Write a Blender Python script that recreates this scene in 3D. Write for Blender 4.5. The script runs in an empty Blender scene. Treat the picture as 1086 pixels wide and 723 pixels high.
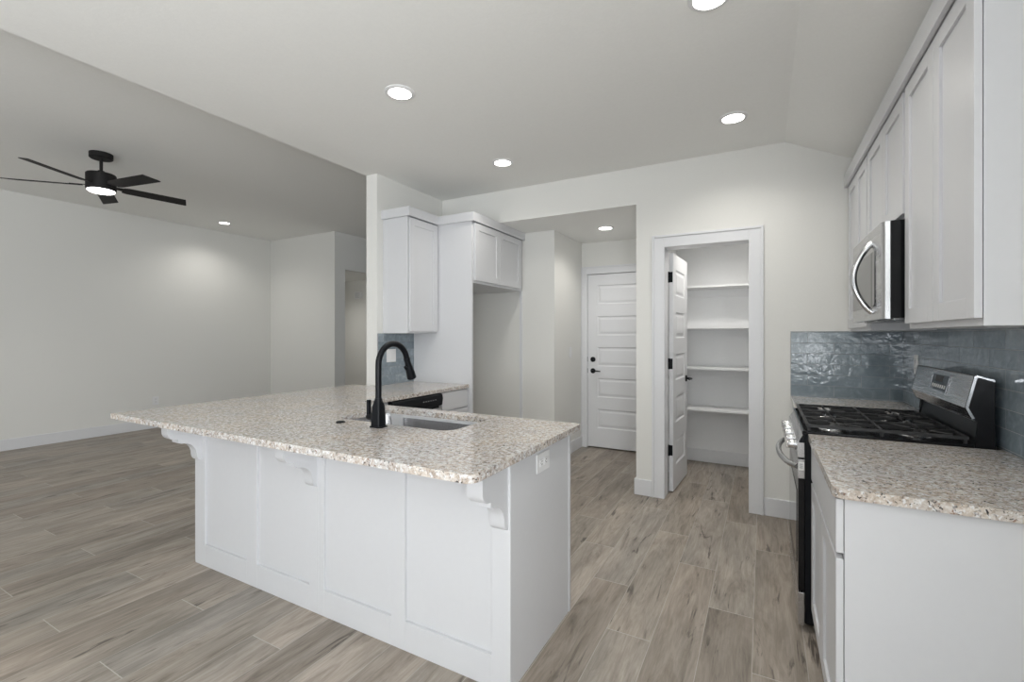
import bpy, bmesh, math, random
from mathutils import Vector, Matrix
from mathutils.geometry import tessellate_polygon
random.seed(4)
S = bpy.context.scene
C = S.collection
PI = math.pi

# ------------------------------------------------------------------ camera, light, exposure
cd = bpy.data.cameras.new('camera'); cam = bpy.data.objects.new('camera', cd); C.objects.link(cam)
cd.sensor_width = 36; cd.lens = 490*36/1086; cd.shift_y = -5.9/1086
cd.clip_start = .05
cam.location = (0, 0, 1.35); cam.rotation_euler = (PI/2, 0, math.atan(266/490))
S.camera = cam

w = bpy.data.worlds.new('world'); S.world = w; w.use_nodes = True
bg = w.node_tree.nodes['Background']; bg.inputs[0].default_value = (.80, .88, 1, 1); bg.inputs[1].default_value = .2

def area(name, loc, rot, sx, sy, power, col=(1, 1, 1)):
    l = bpy.data.lights.new(name, 'AREA'); l.shape = 'RECTANGLE'; l.size = sx; l.size_y = sy
    l.energy = power; l.color = col
    o = bpy.data.objects.new(name, l); C.objects.link(o); o.location = loc; o.rotation_euler = rot
    return o
# daylight by windows behind the camera; kitchen panel tilted up to brighten ceiling
area('daylight_kitchen', (-1.1, -3.42, .9), (PI/2+1.4, 0, 0), 2.9, 1.5, 108, (.91, .955, 1))
area('daylight_living', (-5.4, -3.42, 1.4), (PI/2+.1, 0, 0), 3.6, 1.9, 15, (.95, .97, 1))
area('side_fill', (1.12, -1.65, 1.4), (PI/2+.25, 0, PI/2-.1), 2.3, 1.4, 132, (.93, .965, 1))  # added side light to brighten faces turned right; no such source known
CAN_POWER = 19
S.view_settings.view_transform = 'Standard'; S.view_settings.look = 'None'
S.view_settings.gamma = 1; S.view_settings.use_curve_mapping = False
S.view_settings.exposure = 0.6

# ------------------------------------------------------------------ helpers
def newmat(name):
    m = bpy.data.materials.new(name); m.use_nodes = True
    nt = m.node_tree; b = nt.nodes['Principled BSDF']
    return m, nt, b
def nd(nt, t, **kw):
    n = nt.nodes.new(t)
    for k, v in kw.items():
        if k.startswith('i_'):
            k = k[2:]; k = int(k) if k.isdigit() else k.replace('_', ' ')
            n.inputs[k].default_value = v
        else: setattr(n, k, v)
    return n
def ramp(nt, stops, interp='LINEAR'):
    r = nt.nodes.new('ShaderNodeValToRGB'); r.color_ramp.interpolation = interp
    while len(r.color_ramp.elements) < len(stops): r.color_ramp.elements.new(.5)
    for e, (p, c) in zip(r.color_ramp.elements, stops):
        e.position = p; e.color = (*c, 1) if len(c) == 3 else c
    return r
def math_(nt, op, a, b=None, c=None):
    n = nt.nodes.new('ShaderNodeMath'); n.operation = op
    for i, v in enumerate((a, b, c)):
        if v is None: continue
        if isinstance(v, (int, float)): n.inputs[i].default_value = v
        else: nt.links.new(v, n.inputs[i])
    return n.outputs[0]
def mix(nt, f, a, b, blend='MIX'):
    n = nt.nodes.new('ShaderNodeMix'); n.data_type = 'RGBA'; n.blend_type = blend
    for i, v in ((0, f), (6, a), (7, b)):
        if isinstance(v, (int, float)): n.inputs[i].default_value = v
        elif isinstance(v, tuple): n.inputs[i].default_value = (*v, 1)
        else: nt.links.new(v, n.inputs[i])
    return n.outputs[2]
def pos(nt):
    return nt.nodes.new('ShaderNodeNewGeometry').outputs['Position']
def bump(nt, b, h, strength, dist):
    n = nt.nodes.new('ShaderNodeBump'); n.inputs['Strength'].default_value = strength; n.inputs['Distance'].default_value = dist
    nt.links.new(h, n.inputs['Height']); nt.links.new(n.outputs[0], b.inputs['Normal'])

def plain(name, col, rough=.5, metal=0, spec=.5, noise=0, nscale=40, bumpd=0):
    m, nt, b = newmat(name)
    b.inputs['Roughness'].default_value = rough; b.inputs['Metallic'].default_value = metal
    b.inputs['Specular IOR Level'].default_value = spec
    n = nd(nt, 'ShaderNodeTexNoise', i_Scale=nscale, i_Detail=4.0)
    nt.links.new(pos(nt), n.inputs['Vector'])
    d = noise or .02
    r = ramp(nt, [(.3, tuple(c*(1-d) for c in col)), (.7, tuple(min(1, c*(1+d)) for c in col))])
    nt.links.new(n.outputs[0], r.inputs[0]); nt.links.new(r.outputs[0], b.inputs['Base Color'])
    if bumpd: bump(nt, b, n.outputs[0], .5, bumpd)
    return m
M = {}
M['wall'] = plain('wall_paint', (.765, .76, .728), .75, noise=.008, nscale=90, bumpd=.0006)
M['ceil'] = plain('ceiling_paint', (.88, .878, .85), .85, noise=.012, nscale=70, bumpd=.0012)
M['pantry'] = plain('pantry_paint', (.82, .825, .83), .6, noise=.008)
M['trim'] = plain('trim_paint', (.73, .735, .75), .35, noise=.005)
M['cab'] = plain('cabinet_paint', (.635, .64, .655), .33, noise=.006)
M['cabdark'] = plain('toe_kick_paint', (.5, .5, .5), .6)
M['black'] = plain('matte_black', (.005, .006, .008), .4, spec=.2, noise=.05)
M['fan'] = plain('fan_black', (.016, .015, .015), .6, spec=.2, noise=.05)
M['iron'] = plain('cast_iron', (.018, .018, .019), .48, noise=.1, nscale=200, bumpd=.0004)
M['enamel'] = plain('black_enamel', (.006, .006, .007), .18, spec=.28)
M['glass'] = plain('black_glass', (.03, .032, .035), .05, spec=.9)
M['plate'] = plain('white_plastic', (.80, .80, .80), .3)
M['dark'] = plain('dark_slot', (.03, .03, .03), .6)
M['chrome'] = plain('chrome', (.62, .62, .63), .16, 1)
M['greytext'] = plain('grey_print', (.35, .35, .36), .5)
M['label'] = plain('label_paper', (.8, .8, .78), .5)

def steel(name, axis):
    m, nt, b = newmat(name); b.inputs['Metallic'].default_value = 1
    mp = nd(nt, 'ShaderNodeMapping'); sc = [400, 400, 400]; sc[axis] = 4; mp.inputs['Scale'].default_value = sc
    n = nd(nt, 'ShaderNodeTexNoise', i_Scale=1.0, i_Detail=3.0)
    nt.links.new(pos(nt), mp.inputs[0]); nt.links.new(mp.outputs[0], n.inputs['Vector'])
    r = ramp(nt, [(.3, (.50, .50, .51)), (.7, (.53, .53, .53))]); nt.links.new(n.outputs[0], r.inputs[0])
    nt.links.new(r.outputs[0], b.inputs['Base Color'])
    rr = ramp(nt, [(.3, (.25,)*3), (.7, (.28,)*3)]); nt.links.new(n.outputs[0], rr.inputs[0]); nt.links.new(rr.outputs[0], b.inputs['Roughness'])
    return m
M['steel'] = steel('brushed_steel', 1)
M['steelx'] = plain('satin_steel_sink', (.36, .36, .37), .24, 1)

def emis(name, col, s):
    m, nt, b = newmat(name); b.inputs['Base Color'].default_value = (.9, .9, .9, 1)
    b.inputs['Emission Color'].default_value = (*col, 1); b.inputs['Emission Strength'].default_value = s
    return m
M['lamp'] = emis('lamp_lens', (1, .97, .92), 6)

def granite():
    m, nt, b = newmat('speckled_granite')
    P = pos(nt)
    def N(scale, det=3.0, rough=.6, dist=0.0, seed=0.0):
        ad = nd(nt, 'ShaderNodeVectorMath', operation='ADD'); nt.links.new(P, ad.inputs[0]); ad.inputs[1].default_value = (seed, seed*1.7, seed*.6)
        n = nd(nt, 'ShaderNodeTexNoise', i_Scale=scale, i_Detail=det, i_Roughness=rough, i_Distortion=dist)
        nt.links.new(ad.outputs[0], n.inputs['Vector']); return n.outputs[0]
    def R(src, stops):
        q = ramp(nt, stops); nt.links.new(src, q.inputs[0]); return q.outputs[0]
    c = R(N(52, 4, .65, .4), [(.34, (.34, .29, .25)), (.45, (.49, .435, .385)), (.54, (.58, .54, .50)), (.64, (.68, .675, .665))])
    c = mix(nt, 1.0, c, R(N(5, 3, .5, 0, 3), [(.35, (.93, .95, .98)), (.65, (1.05, 1.0, .94))]), 'MULTIPLY')
    c = mix(nt, R(N(75, 3, .55, .5, 11), [(.55, (0, 0, 0)), (.61, (.8, .8, .8))]), c, (.74, .745, .755))      # white crystals
    c = mix(nt, R(N(64, 4, .6, .8, 7), [(.585, (0, 0, 0)), (.65, (.7, .7, .7))]), c, (.19, .18, .175))       # grey mica
    c = mix(nt, R(N(88, 3, .6, 1.0, 23), [(.605, (0, 0, 0)), (.645, (1, 1, 1))]), c, (.025, .024, .027))      # black flecks
    c = mix(nt, R(N(85, 2, .5, .5, 31), [(.66, (0, 0, 0)), (.70, (.8, .8, .8))]), c, (.20, .10, .06))     # garnet spots
    nt.links.new(c, b.inputs['Base Color'])
    b.inputs['Roughness'].default_value = .12
    return m
M['granite'] = granite()

def floor_mat():
    m, nt, b = newmat('wood_look_plank_tile')
    P = pos(nt); s = nd(nt, 'ShaderNodeSeparateXYZ'); nt.links.new(P, s.inputs[0])
    X, Y = s.outputs[0], s.outputs[1]
    PW, PL = .198, 1.215
    u = math_(nt, 'DIVIDE', math_(nt, 'ADD', X, .633+PW*60), PW)
    row = math_(nt, 'FLOOR', u); fu = math_(nt, 'FRACT', u)
    v = math_(nt, 'ADD', math_(nt, 'DIVIDE', math_(nt, 'ADD', Y, 3.185), PL), math_(nt, 'MULTIPLY', math_(nt, 'ADD', row, -1.0), .3333))
    v = math_(nt, 'ADD', v, 40.0)
    col = math_(nt, 'FLOOR', v); fv = math_(nt, 'FRACT', v)
    cb = nd(nt, 'ShaderNodeCombineXYZ'); nt.links.new(row, cb.inputs[0]); nt.links.new(col, cb.inputs[1])
    wn = nd(nt, 'ShaderNodeTexWhiteNoise', noise_dimensions='2D'); nt.links.new(cb.outputs[0], wn.inputs['Vector'])
    # grain coordinates, shifted per plank
    off = nd(nt, 'ShaderNodeVectorMath', operation='SCALE'); nt.links.new(wn.outputs['Color'], off.inputs[0]); off.inputs['Scale'].default_value = 37.0
    pv = nd(nt, 'ShaderNodeVectorMath', operation='ADD'); nt.links.new(P, pv.inputs[0]); nt.links.new(off.outputs[0], pv.inputs[1])
    def noise(sx, sy, detail=5.0, rough=.6, dist=.3):
        mp = nd(nt, 'ShaderNodeMapping'); mp.inputs['Scale'].default_value = (sx, sy, 1)
        nt.links.new(pv.outputs[0], mp.inputs[0])
        n = nd(nt, 'ShaderNodeTexNoise', i_Scale=1.0, i_Detail=detail, i_Roughness=rough, i_Distortion=dist)
        nt.links.new(mp.outputs[0], n.inputs['Vector']); return n.outputs[0]
    tone = ramp(nt, [(0, (.275, .236, .200)), (.35, (.325, .285, .245)), (.7, (.365, .322, .278)), (1, (.30, .275, .248))])
    nt.links.new(wn.outputs['Value'], tone.inputs[0])
    g1 = ramp(nt, [(.30, (.55, .53, .51)), (.42, (.85, .84, .82)), (.55, (1.05, 1.05, 1.05)), (.70, (1.22, 1.22, 1.23))]); nt.links.new(noise(13, 2.0, 7, .68, 1.4), g1.inputs[0])
    g2 = ramp(nt, [(.3, (.84, .83, .82)), (.7, (1.13, 1.13, 1.13))]); nt.links.new(noise(110, 7), g2.inputs[0])
    c = mix(nt, 1.0, tone.outputs[0], g1.outputs[0], 'MULTIPLY'); c = mix(nt, 1.0, c, g2.outputs[0], 'MULTIPLY')
    # dark cracks and knots
    k = noise(22, 2.6, 5, .62, 1.5); km = ramp(nt, [(.355, (1, 1, 1)), (.43, (0, 0, 0))]); nt.links.new(k, km.inputs[0])
    k2 = noise(5, 2.6, 2, .5, 0); km2 = ramp(nt, [(.50, (0, 0, 0)), (.60, (1, 1, 1))]); nt.links.new(k2, km2.inputs[0])
    kk = math_(nt, 'MULTIPLY', math_(nt, 'MULTIPLY', km.outputs[0], km2.outputs[0]), .9)
    c = mix(nt, kk, c, (.085, .07, .06))
    lowv = ramp(nt, [(.32, (.80, .81, .80)), (.68, (1.14, 1.12, 1.10))]); nt.links.new(noise(5, 1.1, 3, .5, .6), lowv.inputs[0])
    c = mix(nt, 1.0, c, lowv.outputs[0], 'MULTIPLY')
    # grout
    gx, gy = .0016/PW, .0018/PL
    e1 = math_(nt, 'LESS_THAN', math_(nt, 'MINIMUM', fu, math_(nt, 'SUBTRACT', 1.0, fu)), gx)
    e2 = math_(nt, 'LESS_THAN', math_(nt, 'MINIMUM', fv, math_(nt, 'SUBTRACT', 1.0, fv)), gy)
    g = math_(nt, 'MAXIMUM', math_(nt, 'MULTIPLY', e1, .55), math_(nt, 'MULTIPLY', e2, .85))
    c = mix(nt, g, c, (.50, .47, .43))
    nt.links.new(c, b.inputs['Base Color'])
    b.inputs['Roughness'].default_value = .42; b.inputs['Specular IOR Level'].default_value = .4
    bump(nt, b, math_(nt, 'SUBTRACT', noise(60, 4), g), .25, .0015)
    return m
M['floor'] = floor_mat()

def tile_mat(name, horiz, TL=.312, TH=.0765, base=((.18, .225, .255), (.275, .325, .36))):
    m, nt, b = newmat(name)
    P = pos(nt); s = nd(nt, 'ShaderNodeSeparateXYZ'); nt.links.new(P, s.inputs[0])
    H_, Z = s.outputs[horiz], s.outputs[2]
    v = math_(nt, 'DIVIDE', math_(nt, 'SUBTRACT', Z, .913-TH*2), TH); row = math_(nt, 'FLOOR', v); fv = math_(nt, 'FRACT', v)
    u = math_(nt, 'ADD', math_(nt, 'DIVIDE', math_(nt, 'ADD', H_, 9.23), TL), math_(nt, 'MULTIPLY', row, .5))
    col = math_(nt, 'FLOOR', u); fu = math_(nt, 'FRACT', u)
    cb = nd(nt, 'ShaderNodeCombineXYZ'); nt.links.new(row, cb.inputs[0]); nt.links.new(col, cb.inputs[1])
    wn = nd(nt, 'ShaderNodeTexWhiteNoise', noise_dimensions='2D'); nt.links.new(cb.outputs[0], wn.inputs['Vector'])
    tone = ramp(nt, [(0, base[0]), (1, base[1])]); nt.links.new(wn.outputs['Value'], tone.inputs[0])
    n1 = nd(nt, 'ShaderNodeTexNoise', i_Scale=14.0, i_Detail=5.0, i_Distortion=1.2); 
    off = nd(nt, 'ShaderNodeVectorMath', operation='SCALE'); nt.links.new(wn.outputs['Color'], off.inputs[0]); off.inputs['Scale'].default_value = 11.0
    pv = nd(nt, 'ShaderNodeVectorMath', operation='ADD'); nt.links.new(P, pv.inputs[0]); nt.links.new(off.outputs[0], pv.inputs[1])
    nt.links.new(pv.outputs[0], n1.inputs['Vector'])
    r = ramp(nt, [(.3, (.80, .82, .84)), (.55, (1, 1, 1)), (.75, (1.35, 1.33, 1.32))]); nt.links.new(n1.outputs[0], r.inputs[0])
    c = mix(nt, 1.0, tone.outputs[0], r.outputs[0], 'MULTIPLY')
    ex, ez = .0011/TL, .0011/TH
    e1 = math_(nt, 'LESS_THAN', math_(nt, 'MINIMUM', fu, math_(nt, 'SUBTRACT', 1.0, fu)), ex)
    e2 = math_(nt, 'LESS_THAN', math_(nt, 'MINIMUM', fv, math_(nt, 'SUBTRACT', 1.0, fv)), ez)
    g = math_(nt, 'MAXIMUM', e1, e2)
    c = mix(nt, g, c, (.30, .31, .32))
    nt.links.new(c, b.inputs['Base Color'])
    nt.links.new(math_(nt, 'ADD', math_(nt, 'MULTIPLY', g, .5), .10), b.inputs['Roughness'])
    b.inputs['Specular IOR Level'].default_value = .7
    n2 = nd(nt, 'ShaderNodeTexNoise', i_Scale=22.0, i_Detail=2.0); nt.links.new(pv.outputs[0], n2.inputs['Vector'])
    bump(nt, b, math_(nt, 'SUBTRACT', n2.outputs[0], math_(nt, 'MULTIPLY', g, .6)), .6, .004)
    return m
M['tileX'] = tile_mat('glazed_tile_far', 0)
M['tileY'] = tile_mat('glazed_tile_side', 1)

class MB:
    def __init__(s): s.bm = bmesh.new()
    def box(s, x0, x1, y0, y1, z0, z1):
        if x0 > x1: x0, x1 = x1, x0
        if y0 > y1: y0, y1 = y1, y0
        if z0 > z1: z0, z1 = z1, z0
        v = [s.bm.verts.new((x, y, z)) for x in (x0, x1) for y in (y0, y1) for z in (z0, z1)]
        for f in ((0, 1, 3, 2), (4, 6, 7, 5), (0, 4, 5, 1), (2, 3, 7, 6), (0, 2, 6, 4), (1, 5, 7, 3)):
            s.bm.faces.new([v[i] for i in f])
        return s
    def prism(s, poly, f0, f1):
        """poly 2D list, f0/f1 map (a,b)->3D for the two ends"""
        a = [s.bm.verts.new(f0(*p)) for p in poly]; b = [s.bm.verts.new(f1(*p)) for p in poly]
        n = len(poly)
        for i in range(n): s.bm.faces.new((a[i], a[(i+1) % n], b[(i+1) % n], b[i]))
        for ring, rev in ((a, True), (b, False)):
            t = tessellate_polygon([[Vector((p[0], p[1], 0)) for p in poly]])
            for tri in t:
                vs = [ring[i] for i in tri]
                try: s.bm.faces.new(vs)
                except ValueError: pass
        return s
    def px(s, poly, x0, x1): return s.prism(poly, lambda a, b: (x0, a, b), lambda a, b: (x1, a, b))
    def py(s, poly, y0, y1): return s.prism(poly, lambda a, b: (a, y0, b), lambda a, b: (a, y1, b))
    def pz(s, poly, z0, z1): return s.prism(poly, lambda a, b: (a, b, z0), lambda a, b: (a, b, z1))
    def tube(s, pts, r, n=16, cap=True, flat=None):
        pts = [Vector(p) for p in pts]; rs = r if isinstance(r, (list, tuple)) else [r]*len(pts)
        rings = []; prev = None
        for i, p in enumerate(pts):
            t = (pts[min(i+1, len(pts)-1)]-pts[max(i-1, 0)]).normalized()
            if prev is None:
                ref = Vector((0, 0, 1)) if abs(t.z) < .9 else Vector((1, 0, 0))
                u = t.cross(ref).normalized()
            else:
                u = (prev-t*prev.dot(t)).normalized()
            prev = u; v = t.cross(u)
            rings.append([s.bm.verts.new(p+(u*math.cos(2*PI*k/n)+v*math.sin(2*PI*k/n))*rs[i]) for k in range(n)])
        for a, b in zip(rings, rings[1:]):
            for k in range(n): s.bm.faces.new((a[k], a[(k+1) % n], b[(k+1) % n], b[k]))
        if cap: s.bm.faces.new(rings[0][::-1]); s.bm.faces.new(rings[-1])
        return s
    def lathe(s, prof, c, n=32, axis='z'):
        """prof: list of (r, h) along axis from c"""
        rings = []
        for r, h in prof:
            ring = []
            for k in range(n):
                a = 2*PI*k/n; d = (r*math.cos(a), r*math.sin(a), h)
                if axis == 'x': d = (h, d[0], d[1])
                if axis == 'y': d = (d[0], h, d[1])
                ring.append(s.bm.verts.new((c[0]+d[0], c[1]+d[1], c[2]+d[2])))
            rings.append(ring)
        for a, b in zip(rings, rings[1:]):
            for k in range(n): s.bm.faces.new((a[k], a[(k+1) % n], b[(k+1) % n], b[k]))
        s.bm.faces.new(rings[0][::-1]); s.bm.faces.new(rings[-1])
        return s
    def rings(s, R):
        """stack of same-length loops joined by faces, last one closed"""
        V = [[s.bm.verts.new(p) for p in r] for r in R]; n = len(V[0])
        for a, b in zip(V, V[1:]):
            for k in range(n): s.bm.faces.new((a[k], a[(k+1) % n], b[(k+1) % n], b[k]))
        s.bm.faces.new(V[-1]); return s
    def build(s, name, m, parent=None, bevel=0, smooth=False, seg=2, label=None, fixn=True):
        if fixn: bmesh.ops.recalc_face_normals(s.bm, faces=s.bm.faces)
        if parent is not None:
            p = parent; off = Vector((0, 0, 0))
            while p is not None: off += p.location; p = p.parent
            bmesh.ops.translate(s.bm, verts=s.bm.verts, vec=-off)
        me = bpy.data.meshes.new(name); s.bm.to_mesh(me); s.bm.free()
        me.materials.append(M[m] if isinstance(m, str) else m)
        o = bpy.data.objects.new(name, me); C.objects.link(o)
        if parent is not None: o.parent = parent
        if smooth:
            for f in me.polygons: f.use_smooth = True
            try: me.set_sharp_from_angle(angle=math.radians(40))
            except Exception: pass
        if bevel:
            b = o.modifiers.new('bevel', 'BEVEL'); b.width = bevel; b.segments = seg; b.limit_method = 'ANGLE'; b.harden_normals = True; b.angle_limit = math.radians(40)
            for f in me.polygons: f.use_smooth = True
            try: me.set_sharp_from_angle(angle=math.radians(30))
            except Exception: pass
        if label: o['label'] = label
        return o
def tag(o, label, cat, group=None):
    o['label'] = label; o['category'] = cat
    if group: o['group'] = group
    return o
def thing(name, label, cat, loc, group=None):
    o = bpy.data.objects.new(name, None); C.objects.link(o); o.location = loc; o.empty_display_size = .1
    return tag(o, label, cat, group)
def struct(name, mb, m, label=None, **kw):
    o = mb.build(name, m, **kw); o['kind'] = 'structure'
    o['label'] = label or name.replace('_', ' ')
    return o
def copy_tree(o, loc, label):
    r = o.copy(); C.objects.link(r); r.location = loc; r['label'] = label
    for ch in o.children:
        c = ch.copy(); C.objects.link(c); c.parent = r
        for g in ch.children:
            d = g.copy(); C.objects.link(d); d.parent = c
    return r

def rounded(x0, x1, y0, y1, r, n=6):
    pts = []
    for cx, cy, a0 in ((x1-r, y1-r, 0), (x0+r, y1-r, 90), (x0+r, y0+r, 180), (x1-r, y0+r, 270)):
        for k in range(n+1):
            a = math.radians(a0+90*k/n); pts.append((cx+r*math.cos(a), cy+r*math.sin(a)))
    return pts

# shaker front as mesh: plane at face coordinate, facing n ('-x','+x','+y','-y')
def shaker(name, parent, face, n, a0, a1, z0, z1, t=.019, st=.06, rec=.009, mat='cab', slab=False):
    mb = MB()
    sg = -1 if n[0] == '-' else 1
    def bx(A0, A1, Z0, Z1, d0, d1):
        f0, f1 = face-sg*d0, face-sg*d1
        if n[1] == 'x': mb.box(f0, f1, A0, A1, Z0, Z1)
        else: mb.box(A0, A1, f0, f1, Z0, Z1)
    if slab: bx(a0, a1, z0, z1, 0, t)
    else:
        bx(a0, a0+st, z0, z1, 0, t); bx(a1-st, a1, z0, z1, 0, t)
        bx(a0+st, a1-st, z0, z0+st, 0, t); bx(a0+st, a1-st, z1-st, z1, 0, t)
        bx(a0+st-.001, a1-st+.001, z0+st-.001, z1-st+.001, rec, t-.002)
    return mb.build(name, mat, parent, bevel=.0012)

# ------------------------------------------------------------------ room shell
CK, CL, CH = 2.78, 3.05, 2.466      # kitchen, living, hall ceilings
XR = .831; YB = 3.965; XL = -7.8; YN = -3.2
struct('floor', MB().box(XL-.1, 1.1, YN-.1, 8.2, -.08, 0), 'floor', 'grey-brown wood-look plank tile floor')
# kitchen ceiling with the sloped strip over the right wall
zr = CK-.486*(XR+.2-.141)
struct('ceiling_kitchen', MB().py([(-3.125, CK), (.141, CK), (XR+.2, zr), (XR+.2, 3.25), (-3.125, 3.25)], YN, YB+.155), 'ceil', 'kitchen ceiling with the slope over the right wall')
struct('ceiling_living', MB().box(XL-.1, -3.125, YN, 8.2, CL, CL+.1), 'ceil', 'higher living room ceiling')
struct('ceiling_hall', MB().box(-2.997, .42, YB+.155, 5.6, CH, CH+.1).box(-2.997, -.9485, YB+.0005, YB+.155, CH, CH+.004), 'ceil', 'low ceiling of the small hall')
# header above wide opening belongs to the far wall
wb = MB()
wb.box(-2.997, -.948, YB, YB+.155, CH+.004, CK+.3)
wb.box(-.948, -.730, YB, YB+.155, 0, CK+.3)
wb.box(-.730, -.079, YB, YB+.155, 2.094, CK+.3)
wb.box(-.079, XR+.15, YB, YB+.155, 0, CK+.3)
struct('wall_far', wb, 'wall', 'off-white kitchen wall with pantry doorway and wide opening')
struct('wall_right', MB().box(XR, XR+.15, YN, -2.9, 0, 2.9).box(XR, XR+.15, -2.9, -.4, 0, .6).box(XR, XR+.15, -2.9, -.4, 2.2, 2.9).box(XR, XR+.15, -.4, YB, 0, 2.9), 'wall', 'right kitchen wall')
struct('wall_divider', MB().box(-3.125, -2.997, 3.02, 5.6, 0, CL), 'wall', 'stub wall between kitchen and living room')
struct('wall_nook', MB().box(-2.997, -1.94, 4.51, 5.6, 0, CH), 'wall', 'hall wall beside the refrigerator space')
struct('wall_hall', MB().box(-1.94, -1.881, 5.35, 5.47, 0, CH).box(-1.881, -.984, 5.35, 5.47, 2.101, CH).box(-.984, -.948, 5.35, 5.47, 0, CH).box(-1.94, -.948, 5.47, 5.5, 0, CH), 'wall', 'end wall of the small hall')
struct('wall_pantry_left', MB().box(-.948, -.83, YB+.155, 5.47, 0, CH), 'pantry', 'left wall of the pantry')
struct('wall_pantry_back', MB().box(-.83, .42, 5.33, 5.47, 0, CH), 'pantry', 'back wall of the pantry')
struct('wall_pantry_right', MB().box(.30, .42, YB+.155, 5.33, 0, CH), 'pantry', 'right wall of the pantry')
struct('wall_left', MB().box(XL-.12, XL, YN, 5.244, 0, CL), 'wall', 'left living room wall')
lf = MB().box(XL-.12, -6.137, 5.244, 5.364, 0, CL)
lf.box(-6.237, -6.137, 5.364, 5.457, 0, CL).box(-6.237, -6.137, 5.457, 6.35, 2.45, CL).box(-6.237, -6.137, 6.35, 8.1, 0, CL)
struct('wall_living_far', lf, 'wall', 'living room wall with a passage opening')
struct('wall_passage', MB().box(-8.4, -6.237, 6.75, 6.87, 0, 2.46).box(-8.5, -8.4, 5.264, 6.87, 0, 2.46).box(-8.5, -7.92, 5.264, 5.364, 0, 2.46), 'wall', 'wall inside the passage')
struct('ceiling_passage', MB().box(-8.5, -6.237, 5.364, 6.9, 2.46, 2.56), 'ceil', 'low ceiling inside the passage')
struct('wall_corridor_end', MB().box(-6.137, -3.125, 8.0, 8.1, 0, CL), 'wall', 'end wall of the corridor')
# wall behind the camera, with two window openings
def wall_near():
    mb = MB(); z1 = 3.05
    for x0, x1, a, b in ((XL, -7.2, 0, z1), (-7.2, -3.6, 0, .5), (-7.2, -3.6, 2.35, z1), (-3.6, -2.55, 0, z1), (-2.55, .35, 2.4, z1), (-2.55, .35, 0, .12), (.35, XR, 0, z1)):
        mb.box(x0, x1, YN-.15, YN, a, b)
    return struct('wall_near', mb, 'wall', 'wall behind the viewer with two windows')
wall_near()
for i, (x0, x1, z0, z1) in enumerate(((-7.2, -3.6, .5, 2.35), (-2.55, .35, .12, 2.4)), 1):
    f = MB(); y0, y1 = YN-.13, YN-.06; t = .05
    f.box(x0, x0+t, y0, y1, z0, z1).box(x1-t, x1, y0, y1, z0, z1).box(x0+t, x1-t, y0, y1, z0, z0+t).box(x0+t, x1-t, y0, y1, z1-t, z1)
    k = 3
    for j in range(1, k): xm = x0+(x1-x0)*j/k; f.box(xm-.03, xm+.03, y0, y1, z0+t, z1-t)
    struct('window_%d' % i, f, 'trim', 'white framed window behind the viewer')

f = MB()  # unseen window added to let in the side fill light
f.box(XR+.05, XR+.12, -2.9, -2.85, .6, 2.2).box(XR+.05, XR+.12, -.45, -.4, .6, 2.2).box(XR+.05, XR+.12, -2.85, -.45, .6, .65).box(XR+.05, XR+.12, -2.85, -.45, 2.15, 2.2).box(XR+.05, XR+.12, -1.68, -1.62, .65, 2.15)
struct('window_3', f, 'trim', 'white framed side window behind the viewer, added unseen for the fill light')
# baseboards
BH = .134
def base(name, segs, label):
    mb = MB()
    for x0, x1, y0, y1 in segs: mb.box(x0, x1, y0, y1, 0, BH)
    struct(name, mb, 'trim', label, bevel=.004)
base('baseboard_left', [(XL, XL+.015, YN, 5.244)], 'white baseboard of the left living room wall')
base('baseboard_living_far', [(XL+.015, -6.122, 5.229, 5.244), (-6.137, -6.122, 5.244, 5.457), (-6.137, -6.122, 6.35, 8.0)], 'white baseboard of the far living room wall')
base('baseboard_far', [(-.963, -.816, YB-.015, YB), (-.963, -.948, YB, YB+.155), (.006, .178, YB-.015, YB)], 'white baseboard of the kitchen wall')
base('baseboard_hall', [(-1.94, -1.925, 4.495, 5.33), (-2.30, -1.94, 4.495, 4.51), (-.963, -.948, YB+.155, 5.33)], 'white baseboard of the small hall')
base('baseboard_pantry', [(-.815, .30, 5.315, 5.33), (-.83, -.815, 4.75, 5.33), (.285, .30, YB+.155, 5.315)], 'white baseboard of the pantry')
base('baseboard_right', [(XR-.015, XR, YN, 1.655)], 'white baseboard of the right wall')
base('baseboard_divider', [(-3.14, -3.125, 3.03, 5.6)], 'white baseboard of the stub wall')

# door casings: flat board with a raised outer band, and the jamb lining
def casing(name, x0, x1, zt, yf, depth, label, wd=.10, left_clip=None):
    """x0..x1 is the clear opening; casing proud of face yf towards -Y"""
    mb = MB(); t = .014; bb = .022
    xl = x0-wd if left_clip is None else left_clip
    mb.box(xl+.018, x0, yf-t, yf, 0, zt+wd-.018); mb.box(x1, x1+wd-.018, yf-t, yf, 0, zt+wd-.018)
    mb.box(x0, x1, yf-t, yf, zt, zt+wd-.018)
    mb.box(xl, xl+.018, yf-bb, yf, 0, zt+wd); mb.box(x1+wd-.018, x1+wd, yf-bb, yf, 0, zt+wd)
    mb.box(xl+.018, x1+wd-.018, yf-bb, yf, zt+wd-.018, zt+wd)
    # jamb lining
    j = .0155
    mb.box(x0-j, x0, yf+.0005, yf+depth, 0, zt); mb.box(x1, x1+j, yf+.0005, yf+depth, 0, zt); mb.box(x0-j, x1+j, yf+.0005, yf+depth, zt, zt+j)
    return struct(name, mb, 'trim', label, bevel=.002)
casing('trim_1', -.714, -.095, 2.078, YB, .155, 'white casing around the pantry doorway')
casing('trim_2', -1.865, -1.0, 2.085, 5.35, .12, 'white casing around the hall door', wd=.09, left_clip=-1.938)
# white trim strip beside refrigerator space
struct('trim_3', MB().box(-2.345, -2.315, 4.49, 4.51, 0, 1.83), 'trim', 'white filler strip beside the refrigerator space')

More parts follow.
